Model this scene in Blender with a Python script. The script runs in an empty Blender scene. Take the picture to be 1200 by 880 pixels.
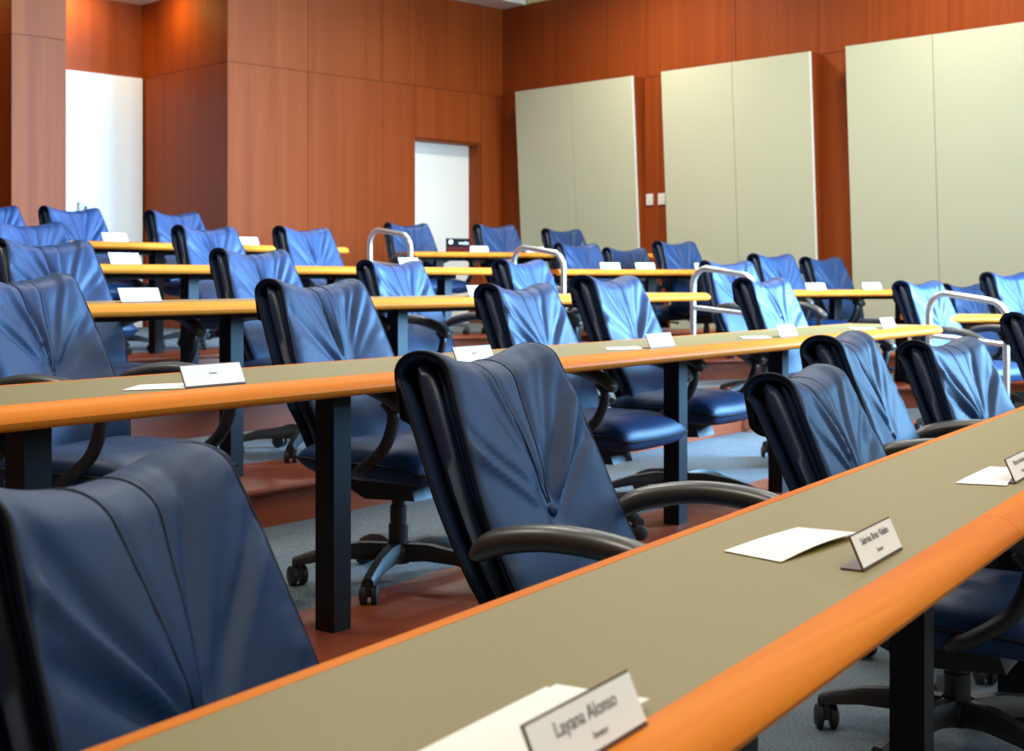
import bpy, bmesh, math, random
from mathutils import Vector, Matrix, noise

S = bpy.context.scene
COL = S.collection
R = math.radians
CAM_Z = 1.15                       # eye height above the lowest tier
FPX = 1600.0                       # focal length in pixels of a 1200 px wide frame

# ------------------------------------------------------------------ camera
cam = bpy.data.objects.new('camera', bpy.data.cameras.new('camera'))
COL.objects.link(cam)
cam.location = (0, 0, CAM_Z)
cam.rotation_euler = (R(90), 0, 0)
cam.data.sensor_width = 36.0
cam.data.lens = 36.0 * FPX / 1200.0
cam.data.shift_y = -114.0 / 1200.0
cam.data.clip_start = 0.05
cam.data.dof.use_dof = True
cam.data.dof.focus_distance = 3.1
cam.data.dof.aperture_fstop = 7.5
S.camera = cam

# ------------------------------------------------------------------ room axes
E1 = Vector((0.711, 0.703, 0.0)).normalized()     # along the back wall, to the right
E2 = Vector((-E1.y, E1.x, 0.0))                   # up the tiers, to the back wall
UP = Vector((0, 0, 1))
def room(a, b, z=0.0): return E1 * a + E2 * b + UP * z
ROOM_ROT = math.atan2(E1.y, E1.x)
D_RIGHT, D_BACK, D_LEFT, D_FRONT = 11.0, 11.3, -5.0, -3.6
Z_WOOD, Z_JOINT, Z_CEIL = 4.25, 3.24, 4.75

# ------------------------------------------------------------------ world, lights, exposure
W = bpy.data.worlds.new('world'); S.world = W; W.use_nodes = True
bg = W.node_tree.nodes['Background']
bg.inputs[0].default_value = (0.55, 0.75, 1.0, 1); bg.inputs[1].default_value = 1.0

def area(name, loc, direction, sx, sy, power, color, spread=180):
    l = bpy.data.lights.new(name, 'AREA'); l.shape = 'RECTANGLE'; l.size = sx; l.size_y = sy
    l.energy = power; l.color = color; l.spread = R(spread)
    o = bpy.data.objects.new(name, l); COL.objects.link(o)
    o.location = loc; o.rotation_euler = Vector(direction).to_track_quat('-Z', 'Y').to_euler()
    return o
COOL = (0.26, 0.59, 1.0)
WARM = (1.0, 0.91, 0.76)
# daylight through the windows high in the right wall and in the front wall
area('daylight_right', room(D_RIGHT - 0.12, 1.1, 2.9), -E1 + E2 * 1.12 - UP * 0.16, 3.6, 2.6, 1300, COOL, 78)
area('daylight_front', room(7.4, D_FRONT + 0.12, 2.7), E2 - UP * 0.02, 3.4, 2.6, 105, (.62, .84, 1), 52)
area('daylight_front', room(2.2, D_FRONT + 0.12, 2.7), E2 - UP * 0.05, 3.4, 2.6, 34, (.95, .97, 1))
# recessed ceiling lamps
for a in (1.0, 4.0, 7.0, 9.6):
    for b in (-1.0, 2.2, 5.4, 8.6):
        if b > 8 and a < 5: continue
        area('ceiling_lamp_light', room(a, b, Z_CEIL - 0.02), -UP, 0.6, 0.6, (54 if b > 4 else 38) * (1.5 if a > 9 and b > 0 else 1), WARM, 150)
S.view_settings.view_transform = 'Standard'
S.view_settings.look = 'None'
S.view_settings.gamma = 1.0
S.view_settings.use_curve_mapping = False
S.view_settings.exposure = 0.12
S.cycles.max_bounces = 8
S.cycles.diffuse_bounces = 4
S.cycles.use_denoising = True

# ------------------------------------------------------------------ materials
def lin(r, g, b):
    f = lambda c: (c / 255) / 12.92 if c / 255 <= 0.04045 else ((c / 255 + 0.055) / 1.055) ** 2.4
    return (f(r), f(g), f(b), 1)

class NT:
    def __init__(s, name):
        s.m = bpy.data.materials.new(name); s.m.use_nodes = True
        s.n = s.m.node_tree.nodes; s.l = s.m.node_tree.links
        s.b = s.n['Principled BSDF']
    def add(s, t, **kw):
        x = s.n.new(t)
        for k, v in kw.items(): setattr(x, k, v)
        return x
    def link(s, a, b): s.l.new(a, b)

def plain(name, col, rough=0.5, metal=0.0, bump=0.0, bscale=200, spec=0.5, coat=0.0):
    t = NT(name)
    t.b.inputs['Base Color'].default_value = col
    t.b.inputs['Roughness'].default_value = rough
    t.b.inputs['Metallic'].default_value = metal
    t.b.inputs['Specular IOR Level'].default_value = spec
    t.b.inputs['Coat Weight'].default_value = coat
    tc = t.add('ShaderNodeTexCoord')
    no = t.add('ShaderNodeTexNoise'); no.inputs['Scale'].default_value = bscale; no.inputs['Detail'].default_value = 3
    t.link(tc.outputs['Object'], no.inputs['Vector'])
    mr = t.add('ShaderNodeMapRange'); mr.inputs[3].default_value = max(0.02, rough - 0.05); mr.inputs[4].default_value = min(1, rough + 0.05)
    t.link(no.outputs['Fac'], mr.inputs[0]); t.link(mr.outputs[0], t.b.inputs['Roughness'])
    if bump:
        bp = t.add('ShaderNodeBump'); bp.inputs['Strength'].default_value = bump; bp.inputs['Distance'].default_value = 0.002
        t.link(no.outputs['Fac'], bp.inputs['Height']); t.link(bp.outputs[0], t.b.inputs['Normal'])
    return t.m

def wood(name, dark, light, axis, rot=0.0, scale=9.0, stretch=30.0, rough=0.4, coat=0.0, vary=0.12, spec=0.5):
    """Streaked wood; the grain runs along one axis of the world turned by rot."""
    t = NT(name)
    geo = t.add('ShaderNodeNewGeometry')
    mp = t.add('ShaderNodeVectorRotate'); mp.rotation_type = 'Z_AXIS'; mp.inputs['Angle'].default_value = -rot
    t.link(geo.outputs['Position'], mp.inputs['Vector'])
    sc = t.add('ShaderNodeVectorMath', operation='MULTIPLY')
    v = [scale, scale, scale]; v[axis] = scale / stretch
    sc.inputs[1].default_value = v
    t.link(mp.outputs[0], sc.inputs[0])
    oi = t.add('ShaderNodeObjectInfo')
    ad = t.add('ShaderNodeVectorMath', operation='ADD'); t.link(sc.outputs[0], ad.inputs[0])
    cx = t.add('ShaderNodeMath', operation='MULTIPLY'); cx.inputs[1].default_value = 37.0; t.link(oi.outputs['Random'], cx.inputs[0])
    t.link(cx.outputs[0], ad.inputs[1])
    n1 = t.add('ShaderNodeTexNoise'); n1.inputs['Scale'].default_value = 1.0; n1.inputs['Detail'].default_value = 6; n1.inputs['Roughness'].default_value = 0.62
    t.link(ad.outputs[0], n1.inputs['Vector'])
    n2 = t.add('ShaderNodeTexNoise'); n2.inputs['Scale'].default_value = 6.0; n2.inputs['Detail'].default_value = 4
    t.link(ad.outputs[0], n2.inputs['Vector'])
    mx = t.add('ShaderNodeMath', operation='MULTIPLY_ADD'); mx.inputs[1].default_value = 0.35
    t.link(n2.outputs['Fac'], mx.inputs[0]); t.link(n1.outputs['Fac'], mx.inputs[2])
    cr = t.add('ShaderNodeValToRGB')
    cr.color_ramp.elements[0].position = 0.45; cr.color_ramp.elements[0].color = dark
    cr.color_ramp.elements[1].position = 0.95; cr.color_ramp.elements[1].color = light
    t.link(mx.outputs[0], cr.inputs[0])
    hs = t.add('ShaderNodeHueSaturation')
    vr = t.add('ShaderNodeMapRange'); vr.inputs[3].default_value = 1 - vary; vr.inputs[4].default_value = 1 + vary
    t.link(oi.outputs['Random'], vr.inputs[0]); t.link(vr.outputs[0], hs.inputs['Value'])
    t.link(cr.outputs[0], hs.inputs['Color']); t.link(hs.outputs[0], t.b.inputs['Base Color'])
    t.b.inputs['Roughness'].default_value = rough
    t.b.inputs['Coat Weight'].default_value = coat
    t.b.inputs['Specular IOR Level'].default_value = spec
    t.b.inputs['Coat Roughness'].default_value = 0.25
    return t.m

M = {}
M['wall_wood'] = wood('reddish_wall_veneer', lin(132, 57, 18), lin(156, 74, 27), 2, ROOM_ROT, 9, 40, 0.55, 0.0, 0.04, 0.16)
M['step_wood'] = wood('step_wood', lin(116, 50, 26), lin(150, 74, 42), 0, R(55), 10, 25, 0.42, 0.0, 0.04, 0.25)
M['edge_wood'] = wood('honey_edge_wood', lin(204, 104, 28), lin(232, 140, 46), 0, R(55), 12, 40, 0.45, 0.0, 0.03, 0.05)
M['laminate'] = plain('olive_grey_laminate', lin(134, 120, 64), 0.5, 0, 0.05, 300)
M['carpet'] = None
M['metal_black'] = plain('black_powder_coat', lin(17, 18, 22), 0.5, 0, 0.05, 400, spec=0.3)
M['plastic'] = plain('black_plastic', lin(36, 35, 34), 0.42, 0, 0.04, 300)
M['arm'] = plain('black_arm_urethane', lin(56, 52, 44), 0.34, 0, 0.03, 300, spec=0.7)
M['piping'] = plain('black_piping', lin(22, 26, 36), 0.65, 0, 0, 200, spec=0.2)
M['steel'] = plain('brushed_steel', lin(225, 222, 214), 0.28, 0.85, 0.02, 300)
M['panel_cream'] = plain('cream_acoustic_fabric', lin(196, 198, 170), 0.85, 0, 0.15, 500, spec=0.2)
M['panel_edge'] = plain('white_panel_edge', lin(238, 238, 228), 0.6)
M['white'] = plain('white_paint', lin(236, 236, 230), 0.5)
M['cream_paint'] = plain('cream_paint', lin(232, 218, 150), 0.7)
M['door'] = plain('white_door_laminate', lin(248, 250, 246), 0.45)
M['paper'] = plain('white_paper', lin(248, 247, 240), 0.8, spec=0.2)
M['acrylic'] = plain('sign_frame_brown', lin(96, 70, 66), 0.35)
M['ink'] = plain('grey_ink', lin(88, 84, 84), 0.7)
M['black_card'] = plain('black_card', lin(20, 20, 22), 0.85, spec=0.1)
M['red_card'] = plain('dark_red_card', lin(80, 22, 20), 0.85, spec=0.1)
M['groove'] = plain('dark_joint', lin(70, 34, 20), 0.8)

def carpet():
    t = NT('blue_grey_carpet')
    geo = t.add('ShaderNodeNewGeometry')
    n1 = t.add('ShaderNodeTexNoise'); n1.inputs['Scale'].default_value = 160; n1.inputs['Detail'].default_value = 4
    n2 = t.add('ShaderNodeTexNoise'); n2.inputs['Scale'].default_value = 3; n2.inputs['Detail'].default_value = 3
    t.link(geo.outputs['Position'], n1.inputs['Vector']); t.link(geo.outputs['Position'], n2.inputs['Vector'])
    ad = t.add('ShaderNodeMath', operation='MULTIPLY_ADD'); ad.inputs[1].default_value = 0.25
    t.link(n2.outputs['Fac'], ad.inputs[0]); t.link(n1.outputs['Fac'], ad.inputs[2])
    cr = t.add('ShaderNodeValToRGB')
    cr.color_ramp.elements[0].position = 0.4; cr.color_ramp.elements[0].color = lin(68, 80, 90)
    cr.color_ramp.elements[1].position = 0.85; cr.color_ramp.elements[1].color = lin(126, 134, 138)
    t.link(ad.outputs[0], cr.inputs[0]); t.link(cr.outputs[0], t.b.inputs['Base Color'])
    t.b.inputs['Roughness'].default_value = 0.95; t.b.inputs['Specular IOR Level'].default_value = 0.1
    bp = t.add('ShaderNodeBump'); bp.inputs['Strength'].default_value = 0.6; bp.inputs['Distance'].default_value = 0.004
    t.link(n1.outputs['Fac'], bp.inputs['Height']); t.link(bp.outputs[0], t.b.inputs['Normal'])
    return t.m
M['carpet'] = carpet()

def leather():
    t = NT('navy_leather')
    tc = t.add('ShaderNodeTexCoord')
    n1 = t.add('ShaderNodeTexNoise'); n1.inputs['Scale'].default_value = 7; n1.inputs['Detail'].default_value = 4
    t.link(tc.outputs['Object'], n1.inputs['Vector'])
    cr = t.add('ShaderNodeValToRGB')
    cr.color_ramp.elements[0].position = 0.3; cr.color_ramp.elements[0].color = lin(17, 43, 78)
    cr.color_ramp.elements[1].position = 0.75; cr.color_ramp.elements[1].color = lin(21, 51, 92)
    t.link(n1.outputs['Fac'], cr.inputs[0]); t.link(cr.outputs[0], t.b.inputs['Base Color'])
    t.b.inputs['Roughness'].default_value = 0.5
    t.b.inputs['Specular IOR Level'].default_value = 0.32
    vo = t.add('ShaderNodeTexVoronoi'); vo.inputs['Scale'].default_value = 420
    t.link(tc.outputs['Object'], vo.inputs['Vector'])
    bp = t.add('ShaderNodeBump'); bp.inputs['Strength'].default_value = 0.12; bp.inputs['Distance'].default_value = 0.001
    t.link(vo.outputs['Distance'], bp.inputs['Height']); t.link(bp.outputs[0], t.b.inputs['Normal'])
    return t.m
M['leather'] = leather()
M['leather_side'] = plain('black_side_leather', lin(30, 44, 70), 0.38, 0, 0.08, 250, spec=0.6)

# ------------------------------------------------------------------ helpers
class MB:
    """Collects vertices and faces and links them as one mesh object."""
    def __init__(s): s.v = []; s.f = []
    def add(s, vs, fs):
        o = len(s.v); s.v += [tuple(v) for v in vs]; s.f += [[i + o for i in f] for f in fs]; return s
    def box(s, c, size, rot=None):
        x, y, z = size[0] / 2, size[1] / 2, size[2] / 2
        vs = [Vector((a * x, b * y, d * z)) for d in (-1, 1) for b in (-1, 1) for a in (-1, 1)]
        if rot is not None: vs = [rot @ v for v in vs]
        return s.add([v + Vector(c) for v in vs], [(0, 2, 3, 1), (4, 5, 7, 6), (0, 1, 5, 4), (1, 3, 7, 5), (3, 2, 6, 7), (2, 0, 4, 6)])
    def frame_box(s, o, ax, ay, az):
        """box spanned from corner o by three edge vectors"""
        vs = [o + ax * i + ay * j + az * k for k in (0, 1) for j in (0, 1) for i in (0, 1)]
        return s.add(vs, [(0, 2, 3, 1), (4, 5, 7, 6), (0, 1, 5, 4), (1, 3, 7, 5), (3, 2, 6, 7), (2, 0, 4, 6)])
    def sweep(s, path, rad, n=8, closed=False, up=None, sx=1.0, sy=1.0):
        """tube along path; rad is a number or a list"""
        P = [Vector(p) for p in path]; k = len(P); rings = []
        rs = rad if isinstance(rad, (list, tuple)) else [rad] * k
        prev = Vector(up) if up else None
        for i in range(k):
            if closed: t = P[(i + 1) % k] - P[i - 1]
            else: t = P[min(i + 1, k - 1)] - P[max(i - 1, 0)]
            t.normalize()
            if prev is None:
                prev = Vector((0, 0, 1)) if abs(t.z) < 0.9 else Vector((1, 0, 0))
            u = prev - t * prev.dot(t); u.normalize(); w = t.cross(u)
            if not up: prev = u
            rings.append([P[i] + (u * math.cos(2 * math.pi * j / n) * sy + w * math.sin(2 * math.pi * j / n) * sx) * rs[i] for j in range(n)])
        vs = [p for r in rings for p in r]; fs = []
        for i in range(k if closed else k - 1):
            a, b = i * n, ((i + 1) % k) * n
            for j in range(n): fs.append((a + j, a + (j + 1) % n, b + (j + 1) % n, b + j))
        if not closed:
            fs.append(tuple(range(n - 1, -1, -1))); fs.append(tuple((k - 1) * n + j for j in range(n)))
        return s.add(vs, fs)
    def lathe(s, prof, n=16, c=(0, 0, 0)):
        c = Vector(c); vs = []
        for r, z in prof: vs += [c + Vector((r * math.cos(2 * math.pi * j / n), r * math.sin(2 * math.pi * j / n), z)) for j in range(n)]
        fs = []
        for i in range(len(prof) - 1):
            for j in range(n): fs.append((i * n + j, i * n + (j + 1) % n, (i + 1) * n + (j + 1) % n, (i + 1) * n + j))
        fs.append(tuple(range(n - 1, -1, -1))); fs.append(tuple((len(prof) - 1) * n + j for j in range(n)))
        return s.add(vs, fs)
    def extrude_profile(s, prof, o, ax, ay, length_vec):
        """closed profile (x,y) in the plane ax, ay at o, extruded along length_vec"""
        k = len(prof)
        a = [o + ax * x + ay * y for x, y in prof]; b = [p + length_vec for p in a]
        fs = [(i, (i + 1) % k, k + (i + 1) % k, k + i) for i in range(k)]
        fs += [tuple(range(k - 1, -1, -1)), tuple(range(k, 2 * k))]
        return s.add(a + b, fs)
    def mesh(s, name, mat, smooth=True, angle=40):
        me = bpy.data.meshes.new(name); me.from_pydata(s.v, [], s.f)
        bm = bmesh.new(); bm.from_mesh(me)
        bmesh.ops.recalc_face_normals(bm, faces=bm.faces)
        if smooth:
            lim = R(angle)
            for f in bm.faces: f.smooth = True
            for e in bm.edges:
                e.smooth = not (len(e.link_faces) == 2 and e.calc_face_angle(0) > lim)
        bm.to_mesh(me); bm.free()
        me.materials.append(mat); return me
    def build(s, name, mat, parent=None, smooth=True, angle=40, loc=None, rz=None):
        o = bpy.data.objects.new(name, s.mesh(name, mat, smooth, angle)); COL.objects.link(o)
        if parent is not None: o.parent = parent
        if loc is not None: o.location = loc
        if rz is not None: o.rotation_euler = (0, 0, rz)
        return o

def empty(name, loc=(0, 0, 0), rz=0.0):
    o = bpy.data.objects.new(name, None); COL.objects.link(o)
    o.location = loc; o.rotation_euler = (0, 0, rz); o.empty_display_size = 0.1
    return o
def tag(o, label=None, cat=None, group=None, kind=None):
    for k, v in (('label', label), ('category', cat), ('group', group), ('kind', kind)):
        if v: o[k] = v
    return o
def copy_tree(o, parent=None):
    c = o.copy(); COL.objects.link(c)
    if parent is not None: c.parent = parent
    for ch in list(o.children): copy_tree(ch, c)
    return c

# ------------------------------------------------------------------ row lines
# each left row: plan normal angle, tier height, offset of desk front, start/end along the row
class Row: pass
ROWS = {}
for k, ang, front, depth, s0, s1 in ((1, 32.2, -0.505, 0.44, -0.9, 6.93), (2, 35, -2.29, 0.51, 0.6, 7.27), (3, 36, -3.95, 0.52, 1.5, 7.52),
                                     (4, 37, -5.60, 0.52, 2.3, 7.35), (5, 38, -7.20, 0.52, 3.0, 7.25)):
    r = Row(); r.k = k; r.z = 0.16 * (k - 1)
    r.d = Vector((math.sin(R(ang)), math.cos(R(ang)), 0)); r.n = Vector((r.d.y, -r.d.x, 0))
    r.front = front; r.depth = depth; r.s0 = s0; r.s1 = s1
    r.p = (lambda s, off, z=0.0, r=r: r.d * s + r.n * off + UP * (r.z + z))
    ROWS[k] = r
# right-hand blocks: front-left corner of the desk and direction
RROWS = {}
for k, p, ang, ln in ((2, (2.88, 9.0), 68, 2.6), (3, (1.78, 9.9), 65, 1.85), (4, (0.37, 10.6), 65, 1.95), (5, (-0.84, 11.75), 65, 2.65)):
    r = Row(); r.k = k; r.z = 0.16 * (k - 1)
    r.d = Vector((math.sin(R(ang)), math.cos(R(ang)), 0)); r.n = Vector((r.d.y, -r.d.x, 0))
    r.o = Vector((p[0], p[1], 0)); r.front = 0.0; r.depth = 0.5; r.s0 = 0.0; r.s1 = ln
    r.p = (lambda s, off, z=0.0, r=r: r.o + r.d * s + r.n * off + UP * (r.z + z))
    RROWS[k] = r

# ------------------------------------------------------------------ floor and tiers
fl = MB()
c = [room(D_LEFT, D_FRONT), room(D_RIGHT, D_FRONT), room(D_RIGHT, D_BACK + 1.7), room(D_LEFT, D_BACK + 1.7)]
fl.add(c + [p - UP * 0.2 for p in c], [(0, 1, 2, 3), (7, 6, 5, 4), (0, 4, 5, 1), (1, 5, 6, 2), (2, 6, 7, 3), (3, 7, 4, 0)])
floor = fl.build('floor', M['carpet'], None, False)
tag(floor, 'blue grey carpeted floor rising in wood edged tiers', None, None, 'structure')

def cut_e1(p, d, a):           # point on p + t d where the room coordinate along E1 equals a
    return p + d * ((a - p.dot(E1)) / d.dot(E1))
LEND = {2: Vector((3.02, 8.22, 0)), 3: Vector((1.63, 8.93, 0)), 4: Vector((0.43, 9.78, 0)), 5: Vector((-0.73, 10.72, 0))}
NOSE = {1: -0.62, 2: -2.30, 3: -3.99, 4: -5.62, 5: -7.22}
def strip(pts, off):           # polyline moved sideways to its left by off
    out = []
    for i, p in enumerate(pts):
        t1 = (pts[i] - pts[i - 1]).normalized() if i else (pts[1] - pts[0]).normalized()
        t2 = (pts[i + 1] - pts[i]).normalized() if i < len(pts) - 1 else t1
        n1 = Vector((-t1.y, t1.x, 0)); n2 = Vector((-t2.y, t2.x, 0))
        m = (n1 + n2).normalized(); out.append(p + m * (off / max(0.4, m.dot(n1))))
    return out
for k in (1, 2, 3, 4, 5):
    r = ROWS[k]; zt = r.z
    if k == 1:
        pts = [cut_e1(r.n * NOSE[1], r.d, D_LEFT + .02), r.n * NOSE[1] + r.d * 7.6]
        pts.append(cut_e1(pts[1], Vector((math.sin(R(66)), math.cos(R(66)), 0)), D_RIGHT - .02))
    else:
        rr = RROWS[k]; a = r.n * NOSE[k]
        s_end = LEND[k].dot(r.d)
        le = a + r.d * s_end
        j = rr.o - rr.d * 0.02 + rr.n * 0.06
        pts = [cut_e1(a, r.d, D_LEFT + .02), le, j, cut_e1(j, rr.d, D_RIGHT - .02)]
        poly = [p + UP * zt for p in pts] + [room(D_RIGHT - .02, D_BACK + 1.65, zt), room(D_LEFT + .02, D_BACK + 1.65, zt)]
        m = MB(); n = len(poly)
        m.add(poly + [p - UP * 0.16 for p in poly], [tuple(range(n))] + [(i, n + i, n + (i + 1) % n, (i + 1) % n) for i in range(n)])
        me = m.build('carpet_tier', M['carpet'], floor, False)
        # riser boards and treads
        pin = strip(pts, 0.012)
        for i in range(len(pts) - 1):
            b = MB(); p, q = strip(pts, -0.014)[i], strip(pts, -0.014)[i + 1]
            b.add([p + UP * (zt - 0.16), q + UP * (zt - 0.16), q + UP * (zt - 0.012), p + UP * (zt - 0.012),
                   pts[i] + UP * (zt - 0.16), pts[i + 1] + UP * (zt - 0.16), pts[i + 1] + UP * (zt - 0.012), pts[i] + UP * (zt - 0.012)],
                  [(0, 1, 2, 3), (7, 6, 5, 4), (0, 4, 5, 1), (3, 2, 6, 7), (0, 3, 7, 4), (1, 5, 6, 2)])
            b.build('riser', M['step_wood'], floor, False)
    if k == 1: continue
    outer, inner = strip(pts, -0.05 if k > 1 else 0.0), strip(pts, 0.53)
    for i in range(len(pts) - 1):
        d = (outer[i + 1] - outer[i]).normalized(); nn = Vector((d.y, -d.x, 0))
        t = 0.006
        b = MB()
        o0, o1, i0, i1 = outer[i], outer[i + 1], inner[i], inner[i + 1]
        prof = []
        lo = -0.022 if k > 1 else 0.0
        def ring(o, n_):
            return [n_ + UP * (zt + t), o - nn * 0.012 + UP * (zt + t), o - nn * 0.003 + UP * (zt + t * .3), o + UP * (zt + lo * .4), o - nn * 0.004 + UP * (zt + lo * .85), o - nn * 0.014 + UP * (zt + lo),
                    o - nn * 0.03 + UP * (zt + lo), n_ + UP * (zt + 0.0005)]
        A, B = ring(o0, i0), ring(o1, i1); K = len(A)
        b.add(A + B, [(q, (q + 1) % K, K + (q + 1) % K, K + q) for q in range(K)] + [tuple(range(K - 1, -1, -1)), tuple(range(K, 2 * K))])
        b.build('tread', M['step_wood'], floor, True, 35)

# ------------------------------------------------------------------ walls
def wall_slab(name, a0, a1, b0, b1, z0, z1, mat, parent=None, kind=True):
    m = MB(); m.frame_box(room(a0, b0, z0), E1 * (a1 - a0), E2 * (b1 - b0), UP * (z1 - z0))
    o = m.build(name, mat, parent, False)
    if kind: tag(o, None, None, None, 'structure')
    return o
G = 0.005
PT = 0.02            # veneer panel thickness
def veneer(parent, face, p0, p1, z0, z1, at):
    """one wood panel on a wall face: 'back' faces -E2 at b=at, 'right' faces -E1 at a=at, 'left' faces +E1"""
    g = G / 2
    m = MB()
    if face == 'back':
        o = room(p0 + g, at - PT, z0 + g); ax, ay = E1 * (p1 - p0 - G), E2 * PT
    else:
        o = room(at - PT, p0 + g, z0 + g); ax, ay = E1 * PT, E2 * (p1 - p0 - G)
    m.frame_box(o, ax, ay, UP * (z1 - z0 - G))
    return m.build('wall_panel', M['wall_wood'], parent, False)

# back wall with a doorway; backing set behind the veneer panels
DO0, DO1, DZ = 9.67, 10.66, 0.64 + 2.04
back = MB()
def bx(m, a0, a1, b0, b1, z0, z1): m.frame_box(room(a0, b0, z0), E1 * (a1 - a0), E2 * (b1 - b0), UP * (z1 - z0))
TB = 1.62            # depth of the alcoves
bx(back, 7.3 + PT, DO0, D_BACK, D_BACK + 0.25, 0.0, Z_CEIL)
bx(back, DO1, D_RIGHT + .02, D_BACK, D_BACK + 0.25, 0.0, Z_CEIL)
bx(back, DO0, DO1, D_BACK, D_BACK + 0.25, DZ, Z_CEIL)
wb = back.build('wall_back', M['groove'], None, False)
tag(wb, 'reddish wood panelled back wall with a doorway near the corner', None, None, 'structure')
cols = [7.3, 8.25, 9.22, DO0, DO1, D_RIGHT]
for i in range(len(cols) - 1):
    a0, a1 = cols[i], cols[i + 1]
    veneer(wb, 'back', a0, a1, Z_JOINT, Z_WOOD, D_BACK)
    if i == 3: veneer(wb, 'back', a0, a1, DZ, Z_JOINT, D_BACK)
    else: veneer(wb, 'back', a0, a1, 0.64, Z_JOINT, D_BACK)
# side of the back wall block facing the alcove
side = wall_slab('wall_alcove', 7.3 + PT, 7.3 + 0.2, D_BACK, D_BACK + TB, 0.0, Z_CEIL, M['groove'])
for z0, z1 in ((0.64, Z_JOINT), (Z_JOINT, Z_WOOD)):
    veneer(side, 'right', D_BACK - PT, D_BACK + TB, z0, z1, 7.3 + PT)
# rear of the alcoves
rear = wall_slab('wall_alcove', D_LEFT, 7.5, D_BACK + TB, D_BACK + TB + .2, 0.0, Z_CEIL, M['groove'])
for a0, a1 in ((1.9, 2.75), (2.75, 3.6), (3.6, 5.2), (5.2, 7.3)):
    veneer(rear, 'back', a0, a1, Z_JOINT, Z_WOOD, D_BACK + TB)
    if a0 < 5: veneer(rear, 'back', a0, a1, 0.64, Z_JOINT, D_BACK + TB)
# pillars between the alcoves
for a0, a1 in ((5.17, 5.63), (3.0, 3.46)):
    pil = wall_slab('wall_pillar', a0, a1, D_BACK, D_BACK + TB, 0.0, Z_CEIL, M['groove'])
    for z0, z1 in ((0.64, Z_JOINT), (Z_JOINT, Z_WOOD)):
        veneer(pil, 'back', a0 - PT, a1 + PT, z0, z1, D_BACK)
        veneer(pil, 'right', D_BACK, D_BACK + TB, z0, z1, a0)
        veneer(pil, 'right', D_BACK, D_BACK + TB, z0, z1, a1 + PT)
# alcove ceilings with a lamp washing the wood
for a0, a1 in ((5.63 + PT, 7.3), (3.46 + PT, 5.17 - PT)):
    wall_slab('ceiling', a0, a1, D_BACK + .02, D_BACK + TB - PT, 4.01, 4.2, M['white'])
    ac = (a0 + a1) / 2
    area('alcove_lamp_light', room(ac - .25, D_BACK + TB - .30, 3.99), -UP + E2 * .8, .9, 0.10, 15, (1.0, 0.66, 0.14), 160)
    area('alcove_lamp_light', room(a1 - .28, D_BACK + .8, 3.99), -UP + E1 * .8, .08, 0.5, 8, (1.0, 0.66, 0.14), 160)

# right wall
wr = MB()
bx(wr, D_RIGHT + PT, D_RIGHT + .25, 3.0, D_BACK + .25, 0.0, Z_CEIL)
bx(wr, D_RIGHT + PT, D_RIGHT + .25, D_FRONT, 3.0, 0.0, 1.6)
bx(wr, D_RIGHT + PT, D_RIGHT + .25, D_FRONT, 3.0, 4.4, Z_CEIL)
bx(wr, D_RIGHT + PT, D_RIGHT + .25, D_FRONT, -.8, 1.6, 4.4)
wr = wr.build('wall_right', M['groove'], None, False)
tag(wr, 'reddish wood panelled right wall carrying the cream panels', None, None, 'structure')
seams = [3.05, 3.9, 4.75, 5.75, 6.55, 7.05, 8.0, 8.95, 9.95, D_BACK - PT]
for i in range(len(seams) - 1):
    veneer(wr, 'right', seams[i], seams[i + 1], Z_JOINT, Z_WOOD, D_RIGHT + PT)
    veneer(wr, 'right', seams[i], seams[i + 1], 0.0, Z_JOINT, D_RIGHT + PT)
cm = wall_slab('trim_1', D_RIGHT - .005, D_RIGHT + PT, 4.75, D_BACK - .42, Z_WOOD + .005, Z_CEIL, M['cream_paint'])
# ceiling, dropped soffit along the back wall
cl = wall_slab('ceiling', D_LEFT, D_RIGHT + .3, D_FRONT, D_BACK + TB + .2, Z_CEIL, Z_CEIL + .1, M['white'])
tag(cl, 'white ceiling above the tiers')
sf = wall_slab('ceiling', 7.4, D_RIGHT, D_BACK - .40, D_BACK - PT, Z_WOOD, Z_CEIL - .01, M['white'])
tag(sf, 'white dropped soffit along the back wall')
# left and front walls, out of the picture
wl = wall_slab('wall_left', D_LEFT - .2, D_LEFT, D_FRONT, D_BACK + TB + .2, 0.0, Z_CEIL, M['wall_wood'])
wf = MB()
bx(wf, D_LEFT, D_RIGHT + .25, D_FRONT - .2, D_FRONT, -0.2, 1.2)
bx(wf, D_LEFT, D_RIGHT + .25, D_FRONT - .2, D_FRONT, 4.0, Z_CEIL)
for a0, a1 in ((D_LEFT, .5), (3.9, 5.7), (9.1, D_RIGHT + .25)): bx(wf, a0, a1, D_FRONT - .2, D_FRONT, 1.2, 4.0)
tag(wf.build('wall_front', M['cream_paint'], None, False), None, None, None, 'structure')

# doors
d1 = empty('door_1', room(5.7, D_BACK + TB, 0.64)); tag(d1, 'tall white door in the alcove behind the top row', None, None, 'structure')
m = MB(); m.frame_box(E1 * -0.05 - E2 * 0.07, E1 * 1.63, E2 * 0.05, UP * 2.595); m.build('door_leaf', M['door'], d1, False)
m = MB()
m.sweep([E1 * 0.87 - E2 * .07 + UP * .99, E1 * 0.87 - E2 * .12 + UP * .99, E1 * 0.87 - E2 * .12 + UP * 1.275, E1 * 0.87 - E2 * .07 + UP * 1.275], 0.018, 8)
m.build('door_handle', M['steel'], d1)
m = MB(); m.frame_box(E1 * 0.925 - E2 * .082 + UP * 1.02, E1 * 0.03, E2 * .012, UP * .22); m.build('lock_plate', M['plastic'], d1, False)
d2 = empty('door_2', room(DO0, D_BACK + .17, 0.64)); tag(d2, 'cream white door set in the back wall doorway', None, None, 'structure')
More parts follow.
